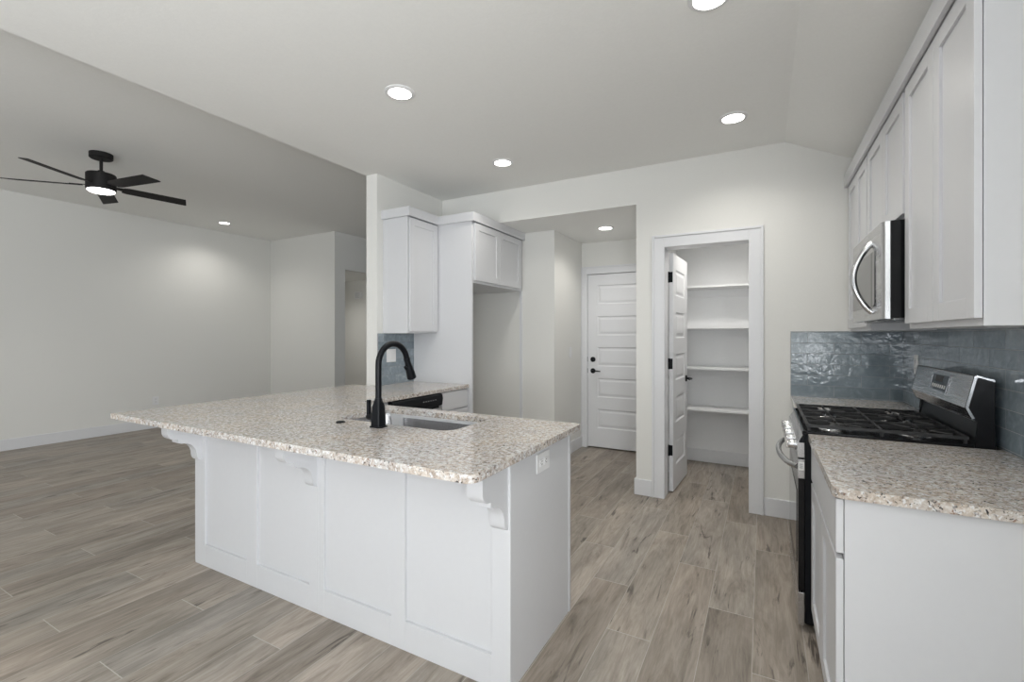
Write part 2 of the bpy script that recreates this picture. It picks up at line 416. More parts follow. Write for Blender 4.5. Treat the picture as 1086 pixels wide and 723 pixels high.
# ------------------------------------------------------------------ panel doors
def panel_door(root, wd, h, z0, thick=.035, stile=.118, mat='trim'):
    """local coords: hinge at x=0, spans +x; thickness 0..thick in y"""
    mb = MB()
    ph = .228; gap = .142; top = .13
    zs = []; z = h-top
    for k in range(5): zs.append((z-ph, z)); z -= ph+gap
    bz = [z0] + [q for a, b in reversed(zs) for q in (a, b)] + [h]
    mb.box(0, stile, 0, thick, z0, h); mb.box(wd-stile, wd, 0, thick, z0, h)
    for i in range(0, len(bz), 2): mb.box(stile, wd-stile, 0, thick, bz[i], bz[i+1])
    bm = mb.bm
    for a, b in zs:
        for face, d in ((0, 1), (thick, -1)):
            def R(ins, dep): 
                x0, x1, A, B = stile+ins, wd-stile-ins, a+ins, b-ins
                y = face+d*dep
                q = [(x0, y, A), (x1, y, A), (x1, y, B), (x0, y, B)]
                return q if d > 0 else q[::-1]
            mb.rings([R(0, 0), R(.010, .009), R(.022, .009), R(.042, .003)])
    bmesh.ops.translate(bm, verts=bm.verts, vec=root.location)
    return mb.build('door_slab', mat, root, fixn=False)
def lever(root, x, y, z, sgn_y, dirx, round_only=False):
    mb = MB()
    lx, ly, lz = root.location
    X, Y, Z = lx+x, ly+y, lz+z
    s = sgn_y
    mb.lathe([(.031, 0), (.031, s*.006), (.026, s*.011), (.012, s*.013)], (X, Y, Z), 24, 'y')
    if not round_only:
        mb.tube([(X, Y+s*.01, Z), (X, Y+s*.045, Z), (X+dirx*.012, Y+s*.052, Z), (X+dirx*.06, Y+s*.052, Z+.002), (X+dirx*.105, Y+s*.050, Z-.002)], [.010, .010, .010, .008, .006], 12)
    else:
        mb.lathe([(.020, s*.010), (.020, s*.020), (.016, s*.022)], (X, Y, Z), 24, 'y')
    return mb.build('deadbolt' if round_only else 'door_handle', 'black', root, smooth=True)
# hall door (closed)
d2 = bpy.data.objects.new('door_2', None); C.objects.link(d2); d2.location = (-1.862, 5.356, 0); d2['kind'] = 'structure'; d2['label'] = 'closed white five-panel hall door'
panel_door(d2, .859, 2.080, .016)
lever(d2, .065, 0, .925, -1, 1); lever(d2, .065, 0, 1.062, -1, 1, True)
for z in (.925, 1.062):
    MB().box(-1.8665, -1.8625, 5.351, 5.375, z-.028, z+.028).build('strike_plate', 'black', d2)
# pantry door, opened inwards about its left edge
d1 = bpy.data.objects.new('door_1', None); C.objects.link(d1); d1.location = (-.676, 4.143, 0); d1['kind'] = 'structure'; d1['label'] = 'white five-panel pantry door standing open inwards'
panel_door(d1, .60, 2.056, .012, stile=.11)
lever(d1, .54, 0, .94, -1, -1)
for i, z in enumerate((1.851, 1.106, .362)):
    hb = MB(); lx, ly = -.676, 4.143
    hb.tube([(lx-.007, ly+.036, z-.047), (lx-.007, ly+.036, z+.047)], .0065, 10)
    hb.box(lx-.0025, lx, ly+.004, ly+.038, z-.045, z+.045)
    hb.build('hinge', 'black', d1)
d1.rotation_euler = (0, 0, math.radians(87))
# hinge leaves on the jamb
# ------------------------------------------------------------------ pantry shelves
pname = ['topmost of the pantry shelves, white and empty', 'second white pantry shelf from the top, at eye level', 'third white pantry shelf from the top, beside the door lever', 'lowest white pantry shelf, above the floor']
for z, lb in zip((1.855, 1.436, 1.022, .602), pname):
    t = thing('pantry_shelf', lb, 'shelf', (-.265, 5.33, z-.019), 'pantry shelves')
    MB().box(-.829, .299, 5.03, 5.329, z-.019, z).build('shelf_board', 'pantry', t, bevel=.0015)
    MB().box(-.829, .299, 5.311, 5.329, z-.10, z-.02).box(-.829, -.811, 5.04, 5.311, z-.10, z-.02).box(.281, .299, 5.04, 5.311, z-.10, z-.02).build('cleat', 'pantry', t, bevel=.001)

# ------------------------------------------------------------------ wall plates
def plate(name, label, cat, c, n, w_, h_, kind):
    """c centre on the wall, n normal axis string, w_ horizontal size, h_ vertical"""
    t = thing(name, label, cat, c)
    sg = -1 if n[0] == '-' else 1
    def bx(mb, u0, u1, z0, z1, d0, d1):
        x, y, z = c
        if n[1] == 'x': mb.box(x+sg*d0, x+sg*d1, y+u0, y+u1, z+z0, z+z1)
        else: mb.box(x+u0, x+u1, y+sg*d0, y+sg*d1, z+z0, z+z1)
    mb = MB(); bx(mb, -w_/2, w_/2, -h_/2, h_/2, 0.0005, .006); mb.build('cover_plate', 'plate', t, bevel=.002)
    if kind == 'outlet_h':
        for s in (-1, 1):
            mb = MB(); bx(mb, s*.022-.016, s*.022+.016, -.015, .015, .006, .009); r = mb.build('receptacle', 'plate', t, bevel=.002)
            mb = MB(); bx(mb, s*.022-.004, s*.022+.006, .005, .0075, .009, .0095); bx(mb, s*.022-.004, s*.022+.006, -.0075, -.005, .009, .0095); bx(mb, s*.022-.011, s*.022-.008, -.002, .002, .009, .0095); mb.build('slot', 'dark', r)
    if kind == 'outlet_v':
        for s in (-1, 1):
            mb = MB(); bx(mb, -.015, .015, s*.022-.016, s*.022+.016, .006, .009); r = mb.build('receptacle', 'plate', t, bevel=.002)
            mb = MB(); bx(mb, .005, .0075, s*.022-.004, s*.022+.006, .009, .0095); bx(mb, -.0075, -.005, s*.022-.004, s*.022+.006, .009, .0095); bx(mb, -.002, .002, s*.022-.011, s*.022-.008, .009, .0095); mb.build('slot', 'dark', r)
    if kind == 'rocker':
        n_ = 2 if w_ > .1 else 1
        for k in range(n_):
            u = (k-(n_-1)/2)*.046
            mb = MB(); bx(mb, u-.0165, u+.0165, -.033, .033, .006, .0095); mb.build('rocker_switch', 'plate', t, bevel=.002)
    return t
plate('electrical_outlet', 'white outlet set sideways on the end panel of the granite-topped peninsula', 'outlet', (-.8352, 1.812, .808), '+x', .128, .08, 'outlet_h')
plate('light_switch', 'white double switch plate on grey tile behind the black faucet', 'switch', (-2.989, 3.186, 1.166), '+x', .118, .118, 'rocker')
plate('light_switch', 'white switch plate on the small hall wall left of the closed door', 'switch', (-1.94, 4.968, 1.158), '+x', .075, .118, 'rocker')
plate('electrical_outlet', 'white outlet low on the left living room wall above the baseboard', 'outlet', (-7.8, 3.449, .40), '+x', .08, .125, 'outlet_v')
plate('electrical_outlet', 'white outlet in the blue-grey tile just left of the stove backguard', 'outlet', (.823, 3.64, 1.172), '-x', .075, .118, 'outlet_v')
plate('electrical_outlet', 'small white outlet plate on the pantry wall above the third shelf', 'outlet', (-.755, 5.33, 1.10), '-y', .08, .09, 'outlet_v')
# door chime
t = thing('door_chime', 'small white door chime box high on the passage wall', 'chime', (-7.19, 6.75, 2.10))
MB().box(-7.28, -7.10, 6.70, 6.7495, 2.09, 2.23).build('chime_cover', 'plate', t, bevel=.006)
mbx = MB()
for k in range(5): mbx.box(-7.25, -7.13, 6.698, 6.7005, 2.11+k*.022, 2.115+k*.022)
mbx.build('grille', 'greytext', t)

# ------------------------------------------------------------------ peninsula cabinets
def corbel(parent, x0, x1, label=None):
    yb = 1.52; pr = []
    pr += [(yb, .874), (yb-.172, .874), (yb-.178, .866), (yb-.180, .850), (yb-.180, .812)]
    for k in range(1, 7):
        a = PI + (PI/2)*k/6
        pr.append((yb-.134+.046*math.cos(a), .808+.046*math.sin(a)))
    pr += [(yb-.126, .762), (yb-.126, .742), (yb-.112, .740), (yb-.110, .734)]
    for k in range(1, 9):
        a = PI/2 - (PI/2)*k/8
        pr.append((yb-.104+.076*math.cos(a), .656+.078*math.sin(a)))
    pr += [(yb-.026, .640), (yb-.020, .628), (yb-.010, .620), (yb, .618)]
    return MB().px(pr, x0, x1).build('corbel', 'cab', parent, bevel=.0015)

def island_back(parent, x0, x1, stiles):
    """front framed panel: stiles is list of (xa, xb) recesses"""
    mb = MB(); y0, y1 = 1.52, 1.547; zt, zb = .875, .125
    xs = [x0]+[q for r in stiles for q in r]+[x1]
    for i in range(0, len(xs), 2): mb.box(xs[i], xs[i+1], y0, y1, .0, zt)
    for a, b in stiles:
        mb.box(a, b, y0, y1, 0, zb)
        mb.box(a+.0005, b-.0005, y0+.012, y1, zb+.0005, zt)
    return mb.build('back_panel', 'cab', parent, bevel=.0012)
il = thing('island_cabinet', 'white panelled peninsula cabinet under the overhang, left one next to the living room', 'cabinet', (-2.43, 1.84, 0))
island_back(il, -2.972, -1.8935, [(-2.871, -2.469), (-2.379, -1.960)])
MB().box(-3.005, -2.973, 1.535, 1.56, 0, .875).box(-2.99, -2.972, 1.56, 2.137, 0, .875).build('side_panel', 'cab', il, bevel=.001)
MB().box(-2.972, -1.895, 1.547, 2.06, .10, .118).build('cabinet_floor', 'cab', il)
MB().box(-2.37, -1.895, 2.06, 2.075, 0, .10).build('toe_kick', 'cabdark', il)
shaker('cabinet_door', il, 2.157, '+y', -2.30, -1.898, .125, .86)
MB().box(-2.37, -1.895, 2.118, 2.137, .10, .875).build('face_frame', 'cab', il)
corbel(il, -2.968, -2.903); corbel(il, -1.962, -1.900)
ir = thing('island_cabinet', 'white panelled peninsula cabinet ending at the open floor, with outlet on its side', 'cabinet', (-1.36, 1.84, 0))
island_back(ir, -1.8925, -.832, [(-1.856, -1.427), (-1.348, -.916)])
MB().box(-.855, -.8355, 1.547, 2.118, 0, .875).build('side_panel', 'cab', ir, bevel=.001)
MB().box(-1.893, -.857, 1.547, 2.06, .10, .118).build('cabinet_floor', 'cab', ir)
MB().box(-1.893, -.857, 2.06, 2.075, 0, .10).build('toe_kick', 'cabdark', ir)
MB().box(-1.893, -.87, 2.118, 2.137, .10, .14).box(-1.893, -.87, 2.118, 2.137, .86, .875).box(-.87, -.832, 2.118, 2.137, 0, .875).build('face_frame', 'cab', ir)
shaker('cabinet_door', ir, 2.157, '+y', -1.89, -1.375, .125, .86); shaker('cabinet_door', ir, 2.157, '+y', -1.37, -.845, .125, .86)
corbel(ir, -.907, -.842)

# left return: corner cabinet, dishwasher, narrow base cabinet
cc = thing('base_cabinet', 'white corner base cabinet behind the peninsula beside the dishwasher', 'cabinet', (-2.67, 2.3, 0))
MB().box(-2.97, -2.372, 2.16, 2.497, .10, .874).build('cabinet_body', 'cab', cc, bevel=.001)
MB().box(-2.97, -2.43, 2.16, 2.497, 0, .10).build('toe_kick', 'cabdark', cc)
dw = thing('dishwasher', 'black-fronted dishwasher under the left granite counter', 'dishwasher', (-2.67, 2.8, 0))
MB().box(-2.95, -2.375, 2.502, 3.098, .10, .868).build('tub', 'black', dw)
MB().box(-2.375, -2.345, 2.504, 3.096, .12, .755).build('door_panel', 'steel', dw, bevel=.004)
MB().py([(-2.375, .872), (-2.352, .872), (-2.336, .862), (-2.330, .83), (-2.338, .775), (-2.375, .762)], 2.504, 3.096).build('control_panel', 'black', dw, bevel=.004)
mbx = MB()
for k in range(6): mbx.box(-2.3335, -2.329, 2.84+k*.03, 2.852+k*.03, .825, .831)
mbx.build('button_print', 'greytext', dw)
MB().box(-2.95, -2.43, 2.502, 3.098, 0, .10).build('toe_kick', 'black', dw)
bc = thing('base_cabinet', 'narrow white base cabinet between dishwasher and refrigerator side panel', 'cabinet', (-2.67, 3.3, 0))
MB().box(-2.97, -2.372, 3.102, 3.502, .10, .874).build('cabinet_body', 'cab', bc, bevel=.001)
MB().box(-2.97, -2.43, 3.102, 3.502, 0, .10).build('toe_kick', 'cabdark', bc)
shaker('drawer_front', bc, -2.353, '+x', 3.112, 3.494, .715, .868, slab=True)
shaker('cabinet_door', bc, -2.353, '+x', 3.112, 3.494, .125, .70)

# ------------------------------------------------------------------ granite tops
def slab_mesh(outer, hole, z0, z1):
    mb = MB(); bm = mb.bm
    loops = [outer]+([hole] if hole else [])
    fl = [[Vector((x, y, 0)) for x, y in l] for l in loops]
    tris = tessellate_polygon(fl); flat = [p for l in loops for p in l]
    top = [bm.verts.new((x, y, z1)) for x, y in flat]; bot = [bm.verts.new((x, y, z0)) for x, y in flat]
    for t_ in tris:
        bm.faces.new([top[i] for i in t_]); bm.faces.new([bot[i] for i in reversed(t_)])
    k = 0
    for l in loops:
        n = len(l)
        for i in range(n):
            a, b = k+i, k+(i+1) % n
            bm.faces.new((top[a], top[b], bot[b], bot[a]))
        k += n
    return mb
def arc(cx, cy, r, a0, a1, n=6):
    return [(cx+r*math.cos(math.radians(a0+(a1-a0)*k/n)), cy+r*math.sin(math.radians(a0+(a1-a0)*k/n))) for k in range(n+1)]
TH, TZ = .876, .906
outer = [(-3.268, 1.222)] + arc(-.805-.045, 1.222+.045, .045, 270, 360) + arc(-.825, 2.193, .02, 0, 90, 3) + [(-2.345, 2.213), (-2.345, 3.5015), (-2.9965, 3.5015), (-2.9965, 3.018), (-3.268, 3.018)]
SX0, SX1, SY0, SY1 = -2.03, -1.272, 1.738, 2.125
hole = rounded(SX0, SX1, SY0, SY1, .075)
ct = slab_mesh(outer, hole, TH, TZ).build('granite_countertop', 'granite', bevel=.006, seg=3)
tag(ct, 'speckled granite peninsula countertop with sink cut-out and wide overhang', 'countertop')
outer = arc(.18+.03, 1.632+.03, .03, 180, 270) + [(.829, 1.632), (.829, 2.470), (.18, 2.470)]
ct = slab_mesh(outer, None, TH, TZ).build('granite_countertop', 'granite', bevel=.006, seg=3)
tag(ct, 'speckled granite countertop on the right, nearer the viewer than the stove', 'countertop')
ct = slab_mesh([(.18, 3.250), (.829, 3.250), (.829, 3.963), (.18, 3.963)], None, TH, TZ).build('granite_countertop', 'granite', bevel=.004)
tag(ct, 'short granite countertop in the corner beyond the stove', 'countertop')

# sink
sk = thing('kitchen_sink', 'undermounted stainless steel sink basin in the peninsula top', 'sink', ((SX0+SX1)/2, (SY0+SY1)/2, .68))
def ring3(l, z): return [(x, y, z) for x, y in l]
g = .006
R = [ring3(rounded(SX0-.025, SX1+.025, SY0-.02, SY1+.02, .09), TH-.0005), ring3(rounded(SX0-g, SX1+g, SY0-g, SY1+g, .08), TH-.0005),
     ring3(rounded(SX0-g+.004, SX1+g-.004, SY0-g+.004, SY1+g-.004, .078), TH-.02), ring3(rounded(SX0+.008, SX1-.008, SY0+.008, SY1-.008, .07), .70),
     ring3(rounded(SX0+.02, SX1-.02, SY0+.02, SY1-.02, .06), .683), ring3(rounded(SX0+.05, SX1-.05, SY0+.05, SY1-.05, .05), .678)]
bs = MB(); V = bs.rings(R); o = bs.build('basin', 'steelx', sk, smooth=True)
so = o.modifiers.new('solid', 'SOLIDIFY'); so.thickness = .0012; so.offset = 1
dr = MB().lathe([(.045, 0), (.045, .003), (.035, .0035), (.033, .001), (.002, .001)], ((SX0+SX1)/2, (SY0+SY1)/2, .6785), 28).build('drain', 'chrome', sk, smooth=True)

# faucet
FX, FY = -1.640, 1.662
fa = thing('kitchen_faucet', 'tall matte black gooseneck pull-down faucet behind the sink', 'faucet', (FX, FY, TZ))
MB().pz(rounded(FX-.036, FX+.036, FY-.030, FY+.030, .012), TZ, TZ+.006).build('base_flange', 'black', fa, bevel=.0015)
def sq(h, z, r): return ring3(rounded(FX-h, FX+h, FY-h, FY+h, r), z)
b_ = MB(); b_.rings([sq(.027, TZ+.006, .008), sq(.026, TZ+.05, .008), sq(.0245, TZ+.10, .010), sq(.018, TZ+.132, .0175), sq(.0165, TZ+.14, .0164)]); b_.build('faucet_body', 'black', fa, smooth=True)
pts = [(FX, FY, TZ+.13), (FX, FY, 1.10), (FX, FY, 1.205)]
RA = .103
for k in range(1, 19):
    a = PI - math.radians(168)*k/18
    pts.append((FX, FY+RA+RA*math.cos(a), 1.205+RA*math.sin(a)))
MB().tube(pts, .0150, 20).build('spout', 'black', fa, smooth=True)
e = Vector(pts[-1]); dv = (Vector(pts[-1])-Vector(pts[-2])).normalized(); dv = Vector((0, dv.y+.08, dv.z)).normalized()
q = [e-dv*.004, e+dv*.004, e+dv*.012, e+dv*.035, e+dv*.075, e+dv*.108, e+dv*.112]
MB().tube(q, [.0165, .0165, .0155, .0175, .0225, .0245, .021], 24).build('spray_head', 'black', fa, smooth=True)
bp = e+dv*.045
MB().tube([bp+Vector((0, -.014, -.012)), bp+Vector((0, -.030, .002))], [.010, .008], 12).build('spray_button', 'black', fa, smooth=True)
MB().tube([(FX-.02, FY, TZ+.045), (FX-.066, FY, TZ+.045), (FX-.070, FY, TZ+.045)], [.0165, .0165, .014], 20).build('valve', 'black', fa, smooth=True)
MB().box(FX-.071, FX-.056, FY-.010, FY+.010, TZ+.05, TZ+.128).build('lever_handle', 'black', fa, bevel=.003)
hc = MB().lathe([(.023, 0), (.023, .004), (.018, .007), (.004, .008)], (-1.895, 1.656, TZ), 28).build('hole_cover', 'black', smooth=True)
tag(hc, 'small round black cover disc on the granite left of the faucet', 'hole cover')

# ------------------------------------------------------------------ left wall cabinet, refrigerator surround
uc = thing('wall_cabinet', 'tall single-door white wall cabinet on the stub wall above the faucet', 'cabinet', (-2.84, 3.3, 1.37))
MB().box(-2.996, -2.712, 3.092, 3.500, 1.369, 2.389).build('cabinet_body', 'cab', uc, bevel=.001)
shaker('cabinet_door', uc, -2.690, '+x', 3.108, 3.492, 1.385, 2.375)
fp = MB().box(-2.996, -2.315, 3.503, 3.521, 0, 2.389).build('refrigerator_side_panel', 'cab', bevel=.001)
tag(fp, 'full-height white side panel between the counter and the refrigerator space', 'panel')
fc = thing('wall_cabinet', 'short two-door white cabinet above the empty refrigerator space', 'cabinet', (-2.66, 4.0, 1.83))
MB().box(-2.996, -2.318, 3.5225, 4.50, 1.83, 2.389).build('cabinet_body', 'cab', fc, bevel=.001)
shaker('cabinet_door', fc, -2.297, '+x', 3.535, 3.978, 1.852, 2.375); shaker('cabinet_door', fc, -2.297, '+x', 3.984, 4.43, 1.852, 2.375)
# crown boards (one continuous run)
cr = MB(); z0, z1 = 2.3895, 2.4655
cr.pz([(-2.996, 3.070), (-2.672, 3.070), (-2.672, 3.483), (-2.285, 3.483), (-2.285, 4.508), (-2.303, 4.508), (-2.303, 3.501), (-2.690, 3.501), (-2.690, 3.088), (-2.996, 3.088)], z0-.004, z1)
cr.pz([(-2.996, 3.088), (-2.690, 3.088), (-2.690, 3.501), (-2.303, 3.501), (-2.303, 4.508), (-2.996, 4.508)], z0+.002, z0+.012)
o = cr.build('crown_moulding', 'cab', bevel=.002); tag(o, 'flat white crown board stepping along the tops of the left cabinets', 'crown moulding')

# ------------------------------------------------------------------ right wall cabinets
DF, BF = .521, .541
def upper(y0, y1, z0, doors, label, front=BF):
    t = thing('wall_cabinet', label, 'cabinet', ((BF+XR)/2, (y0+y1)/2, z0))
    MB().box(BF, XR-.001, y0, y1, z0, 2.388).build('cabinet_body', 'cab', t, bevel=.001)
    for a, b in doors: shaker('cabinet_door', t, DF, '-x', a, b, z0+.022, 2.380, t=.0185)
    return t
u1 = upper(1.760, 2.498, 1.377, [(1.760, 2.113), (2.117, 2.478)], 'white two-door wall cabinet at the right edge, nearer than the microwave')
MB().box(BF-.0005, BF+.018, 1.757, 1.7598, 1.377, 2.388).build('face_frame', 'cab', u1)
upper(2.502, 3.268, 1.845, [(2.512, 2.884), (2.888, 3.262)], 'short white cabinet directly above the microwave')
upper(3.272, 3.962, 1.377, [(3.285, 3.610), (3.614, 3.940)], 'white two-door wall cabinet in the corner beyond the microwave')
o = MB().box(.501, .519, 1.735, 3.962, 2.389-.006, 2.472).box(.519, .76, 1.735, 1.753, 2.389, 2.472).box(.519, XR-.001, 1.753, 3.962, 2.389, 2.398).build('crown_moulding', 'cab', bevel=.002)
tag(o, 'flat white crown board along the tops of the right wall cabinets', 'crown moulding')

def lower(y0, y1, label, near_panel):
    t = thing('base_cabinet', label, 'cabinet', (.52, (y0+y1)/2, 0))
    yy = y0+.019 if near_panel else y0
    MB().box(.211, XR-.001, yy, y1, .105, .875).build('cabinet_body', 'cab', t, bevel=.001)
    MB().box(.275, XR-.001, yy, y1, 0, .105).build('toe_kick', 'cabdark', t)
    if near_panel: MB().box(.211, XR-.001, y0, y0+.0185, 0, .875).build('end_panel', 'cab', t, bevel=.001)
    ym = (y0+y1)/2
    shaker('drawer_front', t, .1905, '-x', y0+.004, y1-.012, .707, .866, slab=True)
    shaker('cabinet_door', t, .1905, '-x', y0+.004, ym-.003, .125, .690); shaker('cabinet_door', t, .1905, '-x', ym+.001, y1-.012, .125, .690)
    return t
lower(1.660, 2.468, 'white base cabinet with drawer and two doors, right foreground before the stove', True)
lower(3.252, 3.962, 'white base cabinet in the corner beyond the stove', False)

# ------------------------------------------------------------------ backsplash
struct('trim_4', MB().box(-2.9968, -2.989, 3.024, 3.502, TZ, 1.368), 'tileY', 'grey glazed tile backsplash on the stub wall')
struct('trim_5', MB().box(.182, XR-.009, YB-.008, YB-.0003, TZ, 1.3765), 'tileX', 'blue-grey glazed tile backsplash in the corner')
struct('trim_6', MB().box(XR-.009, XR-.0003, 1.66, YB-.0003, TZ, 1.3765).box(XR-.009, XR-.0003, 2.50, 3.27, 1.3765, 1.60), 'tileY', 'blue-grey glazed tile backsplash along the right wall')
struct('trim_7', MB().box(.1785, .1818, YB-.010, YB-.0002, TZ, 1.379).box(.1785, .53, YB-.010, YB-.0002, 1.3767, 1.380), 'greytext', 'thin grey metal edge of the backsplash', )
struct('trim_8', MB().box(-2.9969, -2.987, 3.0205, 3.0238, TZ, 1.3685), 'greytext', 'thin grey metal edge of the left backsplash')

# ------------------------------------------------------------------ gas range
Y0, Y1 = 2.478, 3.242
rg = thing('gas_range', 'stainless steel and black gas range between the right-hand counters', 'range', (.48, (Y0+Y1)/2, 0))
MB().box(.169, .80, Y0, Y1, .04, .898).build('body', 'black', rg, bevel=.002)
for y in (Y0+.05, Y1-.05):
    for x in (.24, .74): MB().lathe([(.018, 0), (.018, .01), (.010, .012), (.010, .042)], (x, y, 0), 14).build('foot', 'black', rg)
MB().box(.142, .168, Y0+.003, Y1-.003, .03, .178).build('storage_drawer', 'steel', rg, bevel=.003)
od = MB().box(.142, .168, Y0+.003, Y1-.003, .186, .695).build('oven_door', 'enamel', rg, bevel=.002)
MB().box(.1405, .168, Y0+.003, Y1-.003, .697, .785).build('door_band', 'steel', od, bevel=.002)
MB().box(.1395, .1425, Y0+.09, Y1-.09, .28, .62).build('oven_window', 'glass', od)
MB().box(.143, .166, Y0+.0015, Y0+.003, .735, .775).build('sticker', 'label', od)
ms = MB()
for k in range(3): ms.box(.146, .160, Y0+.0008, Y0+.0015, .745+k*.008, .749+k*.008)
ms.build('sticker_print', 'greytext', od)
hp = []
for k in range(17):
    u = k/16; y = Y0+.045+(Y1-Y0-.09)*u
    hp.append((.142-.068*math.sin(PI*u)**.55, y, .742))
MB().tube(hp, .013, 14).build('oven_handle', 'steel', rg, smooth=True)
cp = MB().py([(.168, .897), (.160, .897), (.138, .862), (.140, .792), (.168, .792)], Y0+.006, Y1-.002).build('control_panel', 'steel', rg, bevel=.002)
for k in range(5):
    y = Y0+.105+k*(Y1-Y0-.21)/4
    kn = MB().lathe([(.026, 0), (.026, -.006), (.0215, -.008), (.0205, -.030), (.018, -.034)], (.139, y, .832), 24, 'x').build('knob', 'chrome', rg, smooth=True)
    MB().box(.097, .106, y-.006, y+.006, .812, .852).build('knob_grip', 'chrome', kn, bevel=.002)
MB().py([(.168, .897), (.160, .897), (.146, .868), (.146, .862), (.168, .862)], Y0, Y0+.0055).build('side_cap', 'black', rg)
# cooktop pan with raised rim
MB().box(.158, .735, Y0, Y1, .898, .908).box(.158, .170, Y0, Y1, .908, .916).box(.170, .735, Y0, Y0+.012, .908, .916).box(.170, .735, Y1-.012, Y1, .908, .916).build('cooktop', 'enamel', rg, bevel=.002)
for bx_, by_, br in ((.30, Y0+.17, .048), (.60, Y0+.17, .038), (.30, Y1-.17, .042), (.60, Y1-.17, .048), (.45, (Y0+Y1)/2, .036)):
    bb = MB().lathe([(br+.022, 0), (br+.018, .004), (br, .006), (br, .014), (br-.006, .016)], (bx_, by_, .908), 28).build('burner', 'chrome', rg, smooth=True)
    MB().lathe([(br-.002, .016), (br+.001, .018), (br+.001, .022), (br-.006, .026), (.004, .027)], (bx_, by_, .908), 28).build('burner_cap', 'iron', bb, smooth=True)
# three continuous grates
gw = (Y1-Y0-.03)/3
for gi in range(3):
    a = Y0+.015+gi*gw; b = a+gw-.004; x0, x1 = .175, .725; zt, zb = .946, .932; t = .011
    mb = MB()
    mb.box(x0, x1, a, a+t, zb, zt).box(x0, x1, b-t, b, zb, zt).box(x0, x0+t, a+t, b-t, zb, zt).box(x1-t, x1, a+t, b-t, zb, zt)
    xm = (x0+x1)/2; mb.box(xm-t/2, xm+t/2, a+t, b-t, zb, zt)
    ym = (a+b)/2
    for xc in (.30, .60):
        if gi == 1: pass
        for s in (-1, 1):
            mb.box(xc-.004, xc+.004, ym+s*.03, (b-t if s > 0 else a+t), zb+.002, zt+.002)
            xe = {(-1, .30): x0+t, (1, .30): xm-t/2, (-1, .60): xm+t/2, (1, .60): x1-t}[(s, xc)]
            mb.box(xc+s*.03, xe, ym-.004, ym+.004, zb+.002, zt+.002)
            for s2 in (-1, 1):
                p0 = Vector((xc+s*.028, ym+s2*.028, zt-.004)); p1 = Vector((xc+s*.085, ym+s2*.085, zt-.004))
                mb.tube([p0, p1], .0045, 6)
    for x in (x0+.01, xm, x1-.01):
        for y in (a+.008, b-.008): mb.box(x-.006, x+.006, y-.006, y+.006, .9085, zb)
    mb.build('grate', 'iron', rg, bevel=.0015)
# backguard
prof = [(.795, .90), (.795, 1.184), (.744, 1.194), (.736, 1.190), (.708, 1.062), (.728, 1.018), (.752, 1.012), (.752, .90)]
bgd = MB().py([(.795, .95), (.795, 1.176), (.744, 1.192), (.736, 1.188), (.709, 1.062), (.728, 1.018), (.760, 1.010), (.760, .95)], Y0+.008, Y1-.008).build('backguard', 'steel', rg, bevel=.0015)
for yA, yB in ((Y0+.0005, Y0+.008), (Y1-.008, Y1-.0005)):
    MB().py([(.795, .90), (.795, 1.176), (.744, 1.192), (.736, 1.188), (.709, 1.062), (.728, 1.018), (.745, 1.005), (.738, .90)], yA, yB).build('end_cap', 'enamel', bgd)
    # bright folded edge
    e_ = MB(); n_ = 7
    P2 = [(.795, 1.176), (.744, 1.192), (.736, 1.188), (.709, 1.062), (.728, 1.018)]
    inner = [(.795, 1.168), (.749, 1.183), (.744, 1.181), (.718, 1.063), (.737, 1.021)]
    ysd = (yA-.0006, yA) if yA < 2.6 else (yB, yB+.0006)
    e_.py(P2+inner[::-1], ysd[0], ysd[1]).build('folded_edge', 'chrome', bgd)
MB().py([(.80, .90), (.80, 1.0), (.758, 1.0), (.738, .90)], Y0+.008, Y1-.008).build('rear_vent', 'black', rg, bevel=.001)
# display on the slope
def slope_pt(f, off): # f 0 bottom .. 1 top on the sloped face, off outwards
    x = .709+(.736-.709)*f; z = 1.062+(1.188-1.062)*f
    nx, nz = -(1.188-1.062), (.736-.709); l = math.hypot(nx, nz)
    return (x+off*nx/l, z+off*nz/l)
yc = 2.84
def slope_box(mb, f0, f1, y0, y1, o0, o1): mb.py([slope_pt(f0, o0), slope_pt(f1, o0), slope_pt(f1, o1), slope_pt(f0, o1)], y0, y1); return mb
dp = slope_box(MB(), .24, .86, yc-.115, yc+.115, -.001, .002).build('display', 'glass', bgd, bevel=.001)
slope_box(MB(), .58, .80, yc-.04, yc+.06, .002, .0026).build('clock_window', 'dark', dp)
fr_ = MB(); slope_box(fr_, .24, .27, yc-.115, yc+.115, .002, .003); slope_box(fr_, .83, .86, yc-.115, yc+.115, .002, .003); slope_box(fr_, .27, .83, yc-.115, yc-.111, .002, .003); slope_box(fr_, .27, .83, yc+.111, yc+.115, .002, .003); fr_.build('display_frame', 'chrome', dp)
mbx = MB()
for k in range(7):
    slope_box(mbx, .36, .48, yc-.09+k*.027, yc-.075+k*.027, .002, .0027)
for k in range(0):
    slope_box(mbx, .64, .70, yc-.09+k*.018, yc-.08+k*.018, .002, .0027)
mbx.build('display_print', 'label', dp)

